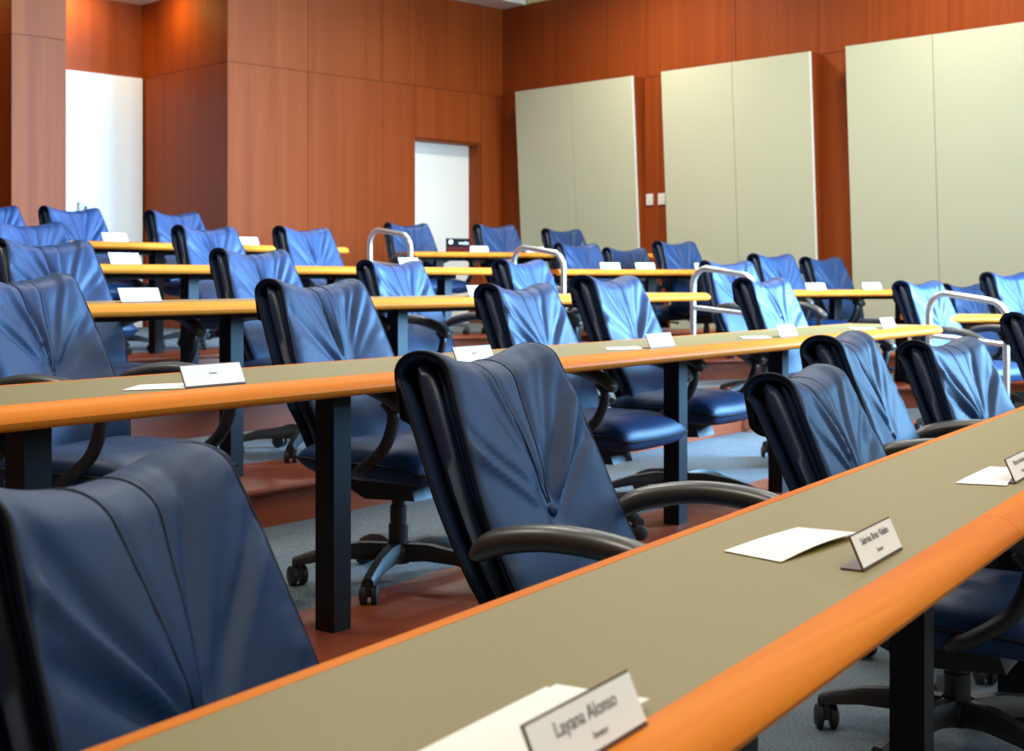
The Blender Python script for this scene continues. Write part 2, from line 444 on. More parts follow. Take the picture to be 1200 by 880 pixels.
m = MB(); m.frame_box(E1 * 0.0 + UP * 0.0, E1 * (DO1 - DO0), E2 * .045, UP * 2.04); m.build('door_leaf', M['door'], d2, False)
for a0, sx in ((-.0, .018), (DO1 - DO0 - .018, .018)):
    m = MB(); m.frame_box(E1 * a0 - E2 * .172, E1 * sx, E2 * .17, UP * 2.04); m.build('door_jamb', M['wall_wood'], d2, False)
m = MB(); m.frame_box(E1 * .02 - E2 * .172 + UP * 2.02, E1 * (DO1 - DO0 - .04), E2 * .17, UP * .018); m.build('door_head', M['wall_wood'], d2, False)

# windows (out of the picture; the daylight comes through them)
def window(name, c, along, w, h, inward):
    e = empty(name, c); tag(e, None, None, None, 'structure')
    for k in range(5):
        m = MB(); m.frame_box(along * (-w / 2 + k * (w - .06) / 4) - UP * h / 2, along * .06, inward * .06, UP * h); m.build('window_frame', M['metal_black'], e, False)
    for z in (-h / 2, h / 2 - .06):
        m = MB(); m.frame_box(-along * w / 2 + UP * z, along * w, inward * .06, UP * .06); m.build('window_frame', M['metal_black'], e, False)
window('window_1', room(D_RIGHT + .14, 1.1, 3.0), E2, 3.6, 2.8, E1)
window('window_2', room(7.4, D_FRONT - .14, 2.6), E1, 3.4, 2.8, E2)
window('window_3', room(2.2, D_FRONT - .14, 2.6), E1, 3.4, 2.8, E2)

# ------------------------------------------------------------------ tilted acoustic panels on the right wall
def acoustic(b0, b1, label):
    """wedge box whose top leans into the room; two cream boards on its face"""
    zb, zt = 0.30, Z_JOINT
    t_top, t_bot = 0.19, 0.02
    root = empty('acoustic_panel', room(D_RIGHT, (b0 + b1) / 2, zb))
    tag(root, label, 'wall panel', 'cream panels on the right wall')
    h = zt - zb
    m = MB(); prof = [(0, 0), (-t_bot, 0), (-t_top, h), (0, h)]
    m.extrude_profile(prof, E2 * (-(b1 - b0) / 2), E1, UP, E2 * (b1 - b0)); m.build('wood_box', M['wall_wood'], root, False)
    ln = Vector((t_top - t_bot, h)).normalized()      # direction up the slope (outward, up)
    up = (-E1 * ln.x + UP * ln.y); out = (-E1 * ln.y - UP * ln.x)
    L = math.hypot(t_top - t_bot, h)
    half = (b1 - b0) / 2
    for i in (0, 1):
        bm_ = MB(); o = -E1 * t_bot + E2 * (-half + i * half + 0.003) + out * 0.001
        bm_.frame_box(o, E2 * (half - 0.006), out * 0.022, up * L)
        pb = bm_.build('panel_board', M['panel_cream'], root, False)
    e = MB(); e.frame_box(-E1 * t_bot - E2 * (half + 0.006) + out * 0.001, E2 * 0.008, out * 0.024, up * L)
    e.build('edge_strip', M['panel_edge'], root, False)
acoustic(9.1521, 10.8649, 'cream double panel leaning from the wall by the back corner')
acoustic(7.0161, 8.7684, 'cream double panel between the light switches and the wide wood strip')
acoustic(4.9375, 6.6394, 'largest looking cream double panel, running out of the picture on the right')

# light switches
for b, lab in ((9.0815, 'white light switch plate left of its twin on the wood strip'), (8.9225, 'white light switch plate beside the middle cream panel')):
    z = 1.968
    e = empty('light_switch', room(D_RIGHT, b, z)); tag(e, lab, 'light switch', 'light switches')
    m = MB(); m.frame_box(-E1 * .012 - E2 * .045 - UP * .058, E1 * .012, E2 * .09, UP * .116); m.build('plate', M['white'], e, False)
    m = MB(); m.frame_box(-E1 * .018 - E2 * .016 - UP * .03, E1 * .006, E2 * .032, UP * .06); m.build('rocker', M['white'], e, False)
# small downlight under the soffit
e = empty('soffit_spotlight', room(9.55, D_BACK - .3, Z_WOOD)); tag(e, 'small grey spotlight under the soffit above the back wall', 'spotlight')
m = MB(); m.lathe([(0.09, 0), (0.09, -.05), (0.075, -.06), (0.06, -.062)], 16); m.build('lamp_housing', M['metal_black'], e)
m = MB(); m.lathe([(0.07, -.06), (0.055, -.075), (0.03, -.078)], 16); m.build('lens', M['white'], e)

# ------------------------------------------------------------------ desks
EDGE = [(0, 0), (.028, -.0005), (.044, -.005), (.056, -.013), (.064, -.023), (.066, -.030), (.063, -.038), (.055, -.045), (.040, -.049), (0, -.049)]
def desk(r, label, legs, joints=()):
    top = 0.74; bull = 0.066
    root = empty('desk', r.p((r.s0 + r.s1) / 2, r.front - r.depth / 2)); o = Vector(root.location)
    tag(root, label, 'desk', 'long curved rows of desks')
    P = lambda s, off, z=0.0: r.p(s, off, z) - o
    L = r.s1 - r.s0
    m = MB(); m.frame_box(P(r.s0 + .02, r.front - r.depth + .02, top - .035), r.d * (L - .04), r.n * (r.depth - bull - .02), UP * .035)
    m.build('desktop', M['laminate'], root, False)
    cuts = [r.s0] + list(joints) + [r.s1]
    for a, b in zip(cuts, cuts[1:]):
        m = MB(); m.extrude_profile(EDGE, P(a + .001, r.front - bull, top + .0005), r.n, UP, r.d * (b - a - .002)); m.build('front_edge', M['edge_wood'], root, True, 30)
    m = MB(); m.frame_box(P(r.s0, r.front - r.depth, top - .036), r.d * L, r.n * .02, UP * .0365); m.build('back_edge', M['edge_wood'], root, False)
    for s in (r.s0, r.s1 - .02):
        m = MB(); m.frame_box(P(s, r.front - r.depth + .02, top - .036), r.d * .02, r.n * (r.depth - bull - .02), UP * .0366); m.build('end_edge', M['edge_wood'], root, False)
    mid = r.front - bull - (r.depth - bull) / 2 - .03
    m = MB(); m.frame_box(P(r.s0 + .15, mid - .02, top - .075), r.d * (L - .3), r.n * .04, UP * .04); m.build('beam', M['metal_black'], root, False)
    for s in legs:
        m = MB()
        m.frame_box(P(s - .035, mid - .035, .006), r.d * .07, r.n * .07, UP * (top - .042))
        m.frame_box(P(s - .04, mid - .17, top - .045), r.d * .08, r.n * .34, UP * .01)
        m.build('leg', M['metal_black'], root, False)
    return root
desk(ROWS[1], 'wood edged desk nearest the camera, running up from the bottom edge', [.88, 1.83, 2.77, 3.71, 4.65, 5.6], [2.43])
desk(ROWS[2], 'wood edged desk in the second row, on black square legs', [1.86, 2.85, 3.86, 4.87, 5.87, 6.87])
desk(ROWS[3], 'wood edged desk in the third row on the left of the aisle', [1.9, 2.85, 3.9, 4.95, 6.0, 7.1])
desk(ROWS[4], 'wood edged desk in the fourth row, ending short of the flat topped handrail', [2.7, 3.8, 4.92, 6.05, 7.1])
desk(ROWS[5], 'wood edged desk in the top row before the tall white door', [3.6, 4.7, 5.75, 6.8])
desk(RROWS[2], 'desk right of the nearest handrail, cut by the right picture edge', [0.35, 1.3, 2.3])
desk(RROWS[3], 'short desk in front of the wide wood strip on the right wall', [0.45, 0.95, 1.6])
desk(RROWS[4], 'fourth row desk on the right, under the middle cream panel', [0.3, 1.0, 1.7])
desk(RROWS[5], 'topmost desk in front of the cream back wall door', [0.35, 1.3, 2.3])

# ------------------------------------------------------------------ chair
random.seed(7)
def lerp(a, b, t): return a + (b - a) * t
def half_w(w):
    pts = [(0, .190), (.10, .222), (.32, .246), (.60, .240), (.85, .222), (1, .206)]
    for (a, x), (b, y) in zip(pts, pts[1:]):
        if w <= b:
            t = (w - a) / (b - a); return lerp(x, y, t)
    return pts[-1][1]
BW = 0.50                              # height of the tuft along the backrest
W0, WH = 0.415, 0.515                  # bottom of the backrest and its height
def front_y(w): return 0.125 + 0.165 * w + 0.045 * w * w - 0.018 * math.exp(-((w - .22) / .2) ** 2)
def thick(w): return 0.085 + 0.045 * w
def saddle(a, w): return (0.040 * a * a - 0.010) * w ** 3
def wing(a): return 0.014 * abs(a) ** 2.2
FR = 0.66                              # share of the hide that lies on the front
def hide(a, p, depth=0.0, grow=0.0):
    """point of the leather hide: up the front, over the top, a little down the rear"""
    if p <= FR:
        w = p / FR; hw = half_w(w) + grow
        y, z = front_y(w), W0 + WH * w; ny, nz = -0.94, 0.34
        if w > .8: 
            t = (w - .8) / .2; z += 0.0
    else:
        w = 1.0; q = (p - FR) / (1 - FR); T = thick(1.0); hw = half_w(1.0) + grow - .010 * q
        if q < .75:
            f = math.pi * (q / .75); f = .30 + (math.pi - .30) * (q / .75)
            y = front_y(1) + T / 2 - T / 2 * math.cos(f) / math.cos(.30) if f < math.pi / 2 else front_y(1) + T / 2 - T / 2 * math.cos(f)
            z = W0 + WH + .046 * (math.sin(f) - math.sin(.30)) ; ny, nz = -math.cos(f), math.sin(f)
        else:
            t = (q - .75) / .25
            y = front_y(1) + T - .012 * t; z = W0 + WH - .0136 - .085 * t; ny, nz = 1.0, 0.0
    y -= wing(a); z += saddle(a, w)
    return Vector((a * hw, y - ny * depth, z - nz * depth)), Vector((0, ny, nz))
def pleat(a, w, seed):
    rnd = random.Random(seed)
    x = a * half_w(min(1, w)); dz = (w - BW) * 0.56
    d = 0.0; rr = math.hypot(x, dz)
    d -= 0.017 * math.exp(-(rr / 0.042) ** 2)            # tuft dimple
    top = max(0.0, 1 - max(0.0, w - .92) / .28)
    if dz > 0:
        th = math.atan2(x, dz + 0.010)
        env = min(1, rr / 0.05)
        for c in SEAMS(seed): d -= 0.005 * math.exp(-((th - c) * max(rr, .05) / 0.008) ** 2) * top
        for i in range(13):
            c = rnd.uniform(-.95, .95); wd = rnd.uniform(.03, .075); am = rnd.uniform(.0035, .0105) * rnd.choice((-1, 1, -1))
            reach = rnd.uniform(.28, .75)
            d += am * math.exp(-((th - c - .10 * (rr / .4) ** 2 * math.copysign(1, c)) * rr / max(wd * rr, .0085 + .006 * abs(c))) ** 2) * env * (0.25 + math.exp(-(rr / reach) ** 2)) * top
    else:
        th = math.atan2(x, -dz + 0.012)
        for i in range(7):
            c = rnd.uniform(-1.3, 1.3); wd = rnd.uniform(.07, .16); am = rnd.uniform(-.007, .006)
            d += am * math.exp(-((th - c) / wd) ** 2) * min(1, rr / .03) * math.exp(-(rr / .09) ** 2)
    d += 0.006 * noise.noise(Vector((a * 2.0 + seed, w * 2.6, seed * 1.7))) * top
    if abs(a) > .74: d += 0.0035 * noise.noise(Vector((a * 2, w * 22, seed))) * ((abs(a) - .74) / .26) * 2 * top
    return d
def SEAMS(seed):
    rnd = random.Random(seed * 13 + 1)
    return (-0.10 + rnd.uniform(-.05, .03), 0.14 + rnd.uniform(-.04, .05))
def hide_outer(a, p, seed):
    v, n = hide(a, p)
    w = p / FR if p <= FR else 1 + (p - FR) / (1 - FR) * .3
    edge = max(0.0, 1 - abs(a) ** 10)
    puff = 0.016 * edge ** .6 * min(1, w / .08 if w < .08 else 1)
    if w > 1: puff *= max(0.25, 1 - (w - 1) * 2.5)
    k = pleat(a, w, seed) * min(1, edge * 1.5) if w < 1.28 else 0
    k = max(k, -0.8 * puff)
    return v + n * (puff + k)
def hide_mesh(seed, nx=72, np_=74):
    m = MB(); vs = []; idx = {}
    for j in range(np_ + 1):
        p = j / np_
        for i in range(nx + 1):
            a = -1 + 2 * i / nx; a = math.sin(math.pi / 2 * a) * .35 + a * .65
            rim = i in (0, nx) or j in (0, np_)
            idx[(0, i, j)] = len(vs); vs.append(hide(a, p)[0] if rim else hide_outer(a, p, seed))
            if rim: idx[(1, i, j)] = idx[(0, i, j)]
            else: idx[(1, i, j)] = len(vs); vs.append(hide(a, p, .012)[0])
    fs = []
    for side in (0, 1):
        for j in range(np_):
            for i in range(nx):
                q = [idx[(side, i, j)], idx[(side, i + 1, j)], idx[(side, i + 1, j + 1)], idx[(side, i, j + 1)]]
                fs.append(q if side == 0 else q[::-1])
    return m.add(vs, fs)
def pad(fr, th, nx, nw, grow, drop, pucker=0.0):
    """closed cushion inside the hide; fr places it across the thickness, th is its share of it"""
    m = MB(); vs = []; idx = {}
    A = [math.sin(math.pi / 2 * (2 * i / nx - 1)) * .5 + (2 * i / nx - 1) * .5 for i in range(nx + 1)]
    Wv = [((math.sin(math.pi / 2 * (2 * j / nw - 1)) * .4 + (2 * j / nw - 1) * .6) + 1) / 2 for j in range(nw + 1)]
    for side in (-1, 1):
        for j, w in enumerate(Wv):
            for i, a in enumerate(A):
                rim = (i in (0, nx)) or (j in (0, nw))
                if rim and side == 1: idx[(side, i, j)] = idx[(-1, i, j)]; continue
                x, y, z = pad_pt(a, w, fr, grow, drop)
                t = thick(w) * th / 2 * max(0, 1 - abs(a) ** 8) ** .5 * max(0, 1 - abs(2 * w - 1) ** 12) ** .5
                if pucker and abs(a) > .8: x += math.copysign(pucker * noise.noise(Vector((w * 20, a, side))), a)
                idx[(side, i, j)] = len(vs); vs.append((x, y + side * t, z))
    fs = []
    for side in (-1, 1):
        for j in range(nw):
            for i in range(nx):
                q = [idx[(side, i, j)], idx[(side, i + 1, j)], idx[(side, i + 1, j + 1)], idx[(side, i, j + 1)]]
                fs.append(q if side == -1 else q[::-1])
    return m.add(vs, fs)
def pad_pt(a, w, fr, grow, drop):
    z = W0 - .005 + (WH + .030 - drop) * w + saddle(a, w)
    if abs(a) > .85 and w > .9: z -= 0.02 * ((abs(a) - .85) / .15) ** 2 * ((w - .9) / .1) ** 2
    return a * (half_w(w) + grow), front_y(w) + fr * thick(w) - wing(a), z
def rim_path(fr, grow, drop, n=22):
    prm = [(-1 + 2 * i / n, 0.0) for i in range(n)] + [(1.0, i / n) for i in range(n)] + [(1 - 2 * i / n, 1.0) for i in range(n)] + [(-1.0, 1 - i / n) for i in range(n)]
    return [pad_pt(a, w, fr, grow, drop) for a, w in prm]

def seat_mesh():
    m = MB(); vs = []; idx = {}; nx, ny = 26, 26
    for side in (1, -1):
        for j in range(ny + 1):
            for i in range(nx + 1):
                a = -1 + 2 * i / nx; b = -1 + 2 * j / ny
                a = math.sin(math.pi / 2 * a) * .4 + a * .6; b = math.sin(math.pi / 2 * b) * .4 + b * .6
                rim = i in (0, nx) or j in (0, ny)
                if rim and side == -1: idx[(side, i, j)] = idx[(1, i, j)]; continue
                # squircle plan
                k = (1 - 0.10 * b * b * (1 if b < 0 else .6)); kk = 1 - .06 * a * a
                x = a * .268 * k; y = -0.035 + b * .266 * kk
                t = .062 * max(0, 1 - abs(a) ** 6) ** .5 * max(0, 1 - abs(b) ** 6) ** .5
                z = .420 + side * t - .022 * max(0, -b) ** 3 + .006 * (a * a) * (1 if side > 0 else 0)
                if side > 0: z += 0.004 * noise.noise(Vector((a * 2.5, b * 2.5, 3.1)))
                idx[(side, i, j)] = len(vs); vs.append((x, y, z))
    fs = []
    for side in (1, -1):
        for j in range(ny):
            for i in range(nx):
                q = [idx[(side, i, j)], idx[(side, i + 1, j)], idx[(side, i + 1, j + 1)], idx[(side, i, j + 1)]]
                fs.append(q if side == 1 else q[::-1])
    return m.add(vs, fs)

def smooth_path(pts, n):
    """Catmull-Rom through pts"""
    P = [Vector(p) for p in pts]; P = [P[0] * 2 - P[1]] + P + [P[-1] * 2 - P[-2]]; out = []
    for i in range(1, len(P) - 2):
        for q in range(n):
            t = q / n; a, b, c_, d = P[i - 1], P[i], P[i + 1], P[i + 2]
            out.append(0.5 * ((2 * b) + (c_ - a) * t + (2 * a - 5 * b + 4 * c_ - d) * t * t + (3 * b - a - 3 * c_ + d) * t ** 3))
    out.append(P[-2]); return out

FRONT_MESHES = []
def make_chair():
    root = empty('swivel_chair')
    fm = {}
    for sd in (3, 11, 19, 27):
        sm = MB()
        for c in SEAMS(sd):
            pts = []
            for q in range(44):
                w = BW + .03 + (1.30 - BW - .03) * q / 43
                dz = (min(w, 1) - BW) * .56 + max(0, w - 1) * .12
                x = math.tan(c) * (dz + .010); p = w * FR if w <= 1 else FR + (w - 1) / .3 * (1 - FR)
                pts.append(hide_outer(x / half_w(min(1, w)), min(p, .97), sd) + Vector((0, 0, .0003)))
            sm.sweep(pts, .0022, 5)
        FRONT_MESHES.append((hide_mesh(sd).mesh('backrest', M['leather'], True, 80), sm.mesh('seam', M['piping'], True, 80)))
    fc = bpy.data.objects.new('backrest', FRONT_MESHES[0][0]); COL.objects.link(fc); fc.parent = root
    se = bpy.data.objects.new('seam', FRONT_MESHES[0][1]); COL.objects.link(se); se.parent = fc
    pp = [hide(-1, q / 50)[0] for q in range(51)] + [hide(-1 + 2 * q / 20, 1)[0] for q in range(1, 20)] + [hide(1, 1 - q / 50)[0] for q in range(51)] + [hide(1 - 2 * q / 20, 0)[0] for q in range(1, 20)]
    m = MB(); m.sweep(pp, .0042, 6, True); m.build('piping', M['piping'], fc, True, 80)
    inn = pad(.27, .34, 16, 24, -.012, .004, .008).build('inner_pad', M['leather_side'], root, True, 80)
    bol = pad(.57, .56, 16, 24, -.004, .004).build('side_bolster', M['leather_side'], root, True, 80)
    sh = pad(.90, .24, 16, 24, -.002, .034).build('back_shell', M['leather_side'], root, True, 80)
    m = MB(); m.sweep(rim_path(.92, .000, .034), .0045, 6, True); m.build('piping', M['piping'], sh, True, 80)
    c0 = hide_outer(0, BW * FR, 3); m = MB()
    m.add([(0.014 * math.cos(t) * math.cos(p), c0.y - .002 - 0.009 * math.sin(p), c0.z + 0.014 * math.sin(t) * math.cos(p)) for p in (-.7, 0, .6, 1.1) for t in [2 * math.pi * q / 10 for q in range(10)]],
          [(r_ * 10 + q, r_ * 10 + (q + 1) % 10, (r_ + 1) * 10 + (q + 1) % 10, (r_ + 1) * 10 + q) for r_ in range(3) for q in range(10)] + [tuple(range(30, 40))])
    m.build('tuft_button', M['leather'], fc, True, 80)
    st = seat_mesh().build('seat', M['leather'], root, True, 75)
    rim = []
    sq = [(-1 + q / 6, -1) for q in range(12)] + [(1, -1 + q / 6) for q in range(12)] + [(1 - q / 6, 1) for q in range(12)] + [(-1, 1 - q / 6) for q in range(12)]
    for a, b in sq:
        k = (1 - 0.10 * b * b * (1 if b < 0 else .6)); kk = 1 - .06 * a * a
        rim.append((a * .268 * k, -0.035 + b * .266 * kk, .421 - .022 * max(0, -b) ** 3 + .003 * a * a))
    m = MB(); m.sweep(rim, .005, 6, True); m.build('piping', M['piping'], st, True, 80)
    # underside pan, mechanism, lever
    m = MB(); m.extrude_profile([(-.2, .385), (-.23, .40), (.23, .40), (.2, .385), (.15, .365), (-.15, .365)], Vector((0, -.23, 0)), Vector((1, 0, 0)), UP, Vector((0, .44, 0)))
    m.build('seat_pan', M['plastic'], root, True, 30)
    m = MB(); m.extrude_profile([(-.13, .29), (-.10, .37), (.17, .37), (.20, .33), (.08, .28)], Vector((-.075, 0, 0)), Vector((0, 1, 0)), UP, Vector((.15, 0, 0)))
    mech = m.build('tilt_mechanism', M['plastic'], root, True, 30)
    m = MB(); m.sweep([(.06, -.02, .335), (.20, -.03, .335), (.27, -.03, .325)], [.007, .007, .012], 8); m.build('lever', M['plastic'], mech)
    m = MB(); m.sweep(smooth_path([(0, .12, .345), (0, .235, .36), (0, .262, .45), (0, .300, .56)], 5), .034, 8, False, (0, 1, 0) , 1.1, .35)
    m.build('back_bracket', M['plastic'], root)
    # arms: padded bow on a loop that returns under the seat
    for sx in (-1, 1):
        pth = smooth_path([(.268 * sx, .215, .630), (.288 * sx, .150, .664), (.302 * sx, .03, .684), (.306 * sx, -.10, .677), (.300 * sx, -.205, .645), (.294 * sx, -.270, .604)], 6)
        k = len(pth); rad = []
        for i in range(k):
            t = i / (k - 1); rad.append(.026 * (0.55 + .45 * min(1, t * 6) ** .6) * (1 if t < .93 else (1 - ((t - .93) / .07) ** 2 * .35)))
        m = MB(); m.sweep(pth, rad, 14, False, (0, 0, 1), 1.25, .95)
        arm = m.build('armrest', M['arm'], root, True, 60)
        loop = smooth_path([(.296 * sx, -.20, .625), (.292 * sx, -.225, .580), (.290 * sx, -.19, .49), (.285 * sx, -.11, .425), (.25 * sx, -.05, .392), (.15 * sx, -.03, .378)], 6)
        m = MB(); m.sweep(loop, .021, 10, False, (0, 1, 0) if False else None, 1.0, .9); m.build('arm_support', M['plastic'], arm)
    # column
    m = MB(); m.lathe([(.032, .095), (.032, .19), (.027, .192), (.027, .25), (.022, .252), (.022, .31)], 14); m.build('gas_column', M['plastic'], root, True, 40)
    m = MB(); m.lathe([(.040, .065), (.052, .080), (.052, .110), (.040, .124), (.030, .126)], 14); m.build('base_hub', M['plastic'], root, True, 40)
    legm = MB()
    secs = [(.035, .098, .030, .032), (.12, .106, .027, .028), (.23, .098, .023, .022), (.305, .082, .021, .017), (.342, .072, .019, .013)]
    vs = []
    for x, z, hw, hh in secs:
        vs += [(x, -hw, z - hh * .8), (x, hw, z - hh * .8), (x, hw * .95, z + hh * .3), (x, hw * .55, z + hh), (x, -hw * .55, z + hh), (x, -hw * .95, z + hh * .3)]
    fs = []
    for i in range(len(secs) - 1):
        for j in range(6): fs.append((i * 6 + j, i * 6 + (j + 1) % 6, (i + 1) * 6 + (j + 1) % 6, (i + 1) * 6 + j))
    fs += [(5, 4, 3, 2, 1, 0), tuple((len(secs) - 1) * 6 + j for j in range(6))]
    legm.add(vs, fs); lme = legm.mesh('base_leg', M['plastic'], True, 50)
    cas = MB()
    for sy in (-1, 1):
        n = 14
        ring = lambda r_, y_: [(r_ * math.cos(2 * math.pi * q / n), y_, .0285 + r_ * math.sin(2 * math.pi * q / n)) for q in range(n)]
        v = ring(.020, sy * .006) + ring(.028, sy * .009) + ring(.028, sy * .022) + ring(.018, sy * .027)
        f = [(r_ * n + q, r_ * n + (q + 1) % n, (r_ + 1) * n + (q + 1) % n, (r_ + 1) * n + q) for r_ in range(3) for q in range(n)] + [tuple(range(n)), tuple(range(3 * n, 4 * n))]
        cas.add(v, f)
    cas.box((0.004, 0, .040), (.040, .013, .030)); cas.lathe([(.007, .04), (.007, .078)], 8, (.012, 0, 0))
    cme = cas.mesh('caster', M['plastic'], True, 40)
    for q in range(5):
        lo = bpy.data.objects.new('base_leg', lme); COL.objects.link(lo); lo.parent = root; lo.rotation_euler = (0, 0, 2 * math.pi * q / 5 + .3)
        co = bpy.data.objects.new('caster', cme); COL.objects.link(co); co.parent = lo; co.location = (.325, 0, 0); co.scale = (1.12,) * 3; co.rotation_euler = (0, 0, .7 + q * 1.3)
    return root
UPPER = ('backrest', 'inner_pad', 'side_bolster', 'back_shell', 'seat', 'seat_pan', 'tilt_mechanism', 'back_bracket', 'armrest')
proto = make_chair()
n_chair = 0
def chair(k, p, n, yaw, label, group, dz=0.0, recline=0.0):
    """p: plan point under the top of the backrest, n: way the row faces; yaw turns the seat on its column"""
    global n_chair
    o = proto if n_chair == 0 else copy_tree(proto)
    ang = math.atan2(n.x, -n.y) + R(yaw)
    f = Vector((math.sin(ang), -math.cos(ang), 0))
    z = 0.16 * (k - 1)
    o.location = Vector((p.x, p.y, 0)) + f * .33 + UP * z
    o.rotation_euler = (0, 0, ang)
    tag(o, label, 'chair', group)
    for ch in o.children:
        nm = ch.name.split('.')[0]
        if nm == 'backrest':
            ch.data = FRONT_MESHES[n_chair % len(FRONT_MESHES)][0]
            for g in ch.children:
                if g.name.split('.')[0] == 'seam': g.data = FRONT_MESHES[n_chair % len(FRONT_MESHES)][1]
        if nm in UPPER:
            if nm in ('backrest', 'inner_pad', 'side_bolster', 'back_shell', 'back_bracket') and recline:
                piv = Vector((0, .16, .40)); Rm = Matrix.Rotation(R(-recline), 3, 'X')
                ch.rotation_euler = (R(-recline), 0, 0); ch.location = piv - Rm @ piv + UP * dz
            else: ch.location = (0, 0, dz)
        if nm in ('base_leg',): ch.rotation_euler = (0, 0, ch.rotation_euler[2] + R(37 * n_chair % 72) if n_chair else ch.rotation_euler[2])
    n_chair += 1
    return o
G1, G2, G3, G4, G5 = ('swivel chairs behind the nearest desk', 'swivel chairs behind the second row desk', 'swivel chairs of the third row', 'swivel chairs of the fourth row', 'swivel chairs of the top row')
N1, N2, N3, N4, N5 = (ROWS[k].n for k in (1, 2, 3, 4, 5)); Q2, Q3, Q4, Q5 = (RROWS[k].n for k in (2, 3, 4, 5))
chair(1, Vector((-0.4556, 1.6200, 0)), N1, 10, 'dark leather swivel chair largest in the picture, at the lower left corner', G1, -.065, 0)
chair(1, Vector((-0.0191, 2.7800, 0)), N1, 0, 'central dark leather armchair with both black armrests in view, behind the nearest desk', G1, 0.015, 0)
chair(1, Vector((0.8028, 3.5000, 0)), N1, 1, 'low reclined dark swivel chair tucked against the nearest desk, in front of another chair', G1, -0.07, 2)
chair(1, Vector((1.0957, 4.3500, 0)), N1, 4, 'dark swivel chair peeking over the low reclined chair, armrest above the nearest desk', G1, -0.02, 0)
chair(1, Vector((1.5793, 4.8500, 0)), N1, -12, 'dark swivel chair in front of the nearest handrail', G1, -0.06, 0)
chair(1, Vector((2.5000, 6.4000, 0)), N1, -15, 'black swivel chair sliver cut off by the right picture edge', G1)
chair(2, Vector((-1.5088, 4.2500, 0)), N2, 10, 'blue leather swivel chair cut off by the left edge behind the second desk', G2, 0.012, 0)
chair(2, Vector((-0.6409, 4.6400, 0)), N2, 0, 'blue leather swivel chair behind the second desk, left of the central armchair', G2, -0.006, 0)
chair(2, Vector((0.0598, 5.6300, 0)), N2, 0, 'blue leather swivel chair directly behind the top of the central armchair', G2, -0.025, 0)
chair(2, Vector((0.4758, 6.2400, 0)), N2, 0, 'blue leather swivel chair behind the name card at the middle of the second desk', G2, 0.01, 0)
chair(2, Vector((1.4345, 7.6000, 0)), N2, -5, 'bright blue swivel chair overlapping the handrail at the end of the third row desk', G2, 0, 0)
chair(2, Vector((2.7225, 9.0000, 0)), Q2, 20, 'blue swivel chair seen through the nearest handrail, arm under the right desk', G2, -0.02, 0)
chair(2, Vector((3.5444, 10.6000, 0)), Q2, 10, 'small dark blue swivel chair above the middle of the nearest handrail', G2, -0.045, 0)
chair(2, Vector((3.5709, 9.7500, 0)), Q2, 10, 'blue swivel chair at the right picture edge above the right desk', G2, .04)
chair(3, Vector((-1.9241, 5.6800, 0)), N3, 0, 'blue swivel chair at the left picture edge beside the third row name card', G3, 0, 0)
chair(3, Vector((-1.2330, 6.6200, 0)), N3, 0, 'blue leather swivel chair behind the third row desk, left of its black leg', G3, -0.02, 0)
chair(3, Vector((-0.6239, 7.4500, 0)), N3, 0, 'blue swivel chair right below the farthest handrail', G3, -0.065, 0)
chair(3, Vector((0.0901, 8.4800, 0)), N3, 0, 'blue swivel chair behind the flat topped second handrail', G3, -0.045, 0)
chair(3, Vector((1.5420, 9.6000, 0)), Q3, 10, 'blue swivel chair seen through the bars of the handrail beside the third row desk', G3, -.04)
chair(3, Vector((2.0761, 10.7500, 0)), Q3, 14, 'blue swivel chair left of the wide wood strip on the right wall', G3, .03)
chair(3, Vector((2.6220, 11.4000, 0)), Q3, 14, 'blue swivel chair in front of the wide wood strip on the right wall', G3, 0.015, 0)
chair(4, Vector((-2.6202, 7.4200, 0)), N4, 0, 'blue swivel chair at the left picture edge, just below the one before the white door', G4, -0.01, 0)
chair(4, Vector((-1.8585, 8.4000, 0)), N4, 0, 'blue swivel chair in front of the dark alcove side wall', G4, 0, 0)
chair(4, Vector((-1.3620, 9.0800, 0)), N4, 0, 'blue swivel chair standing before the plain wood wall left of the farthest handrail', G4, .02)
chair(4, Vector((0.5875, 11.7500, 0)), Q4, 14, 'bright blue swivel chair before the corner cream panel, hiding a darker one', G4, -.02)
chair(4, Vector((1.0328, 12.1500, 0)), Q4, 10, 'grey blue swivel chair below the light switches', G4, -.05)
chair(4, Vector((1.4442, 11.8500, 0)), Q4, 14, 'blue swivel chair at the lower left of the middle cream panel', G4)
chair(5, Vector((-3.4043, 8.9000, 0)), N5, 0, 'blue swivel chair sliver on the left edge against the wood pillar', G5)
chair(5, Vector((-3.0235, 9.4300, 0)), N5, 0, 'blue swivel chair in front of the tall white door', G5, 0.01, 0)
chair(5, Vector((-2.4808, 10.1000, 0)), N5, 0, 'blue swivel chair behind the top desk by the dark alcove side wall', G5, 0.015, 0)
chair(5, Vector((-0.9300, 12.4000, 0)), Q5, 14, 'blue swivel chair in front of the cream door, behind the farthest handrail', G5, .02)
chair(5, Vector((-0.1355, 12.7500, 0)), Q5, 14, 'blue swivel chair in the back corner, beside the cream door', G5, .02)
chair(5, Vector((0.5154, 13.3000, 0)), Q5, 14, 'dark blue swivel chair half hidden in front of the corner cream panel', G5)

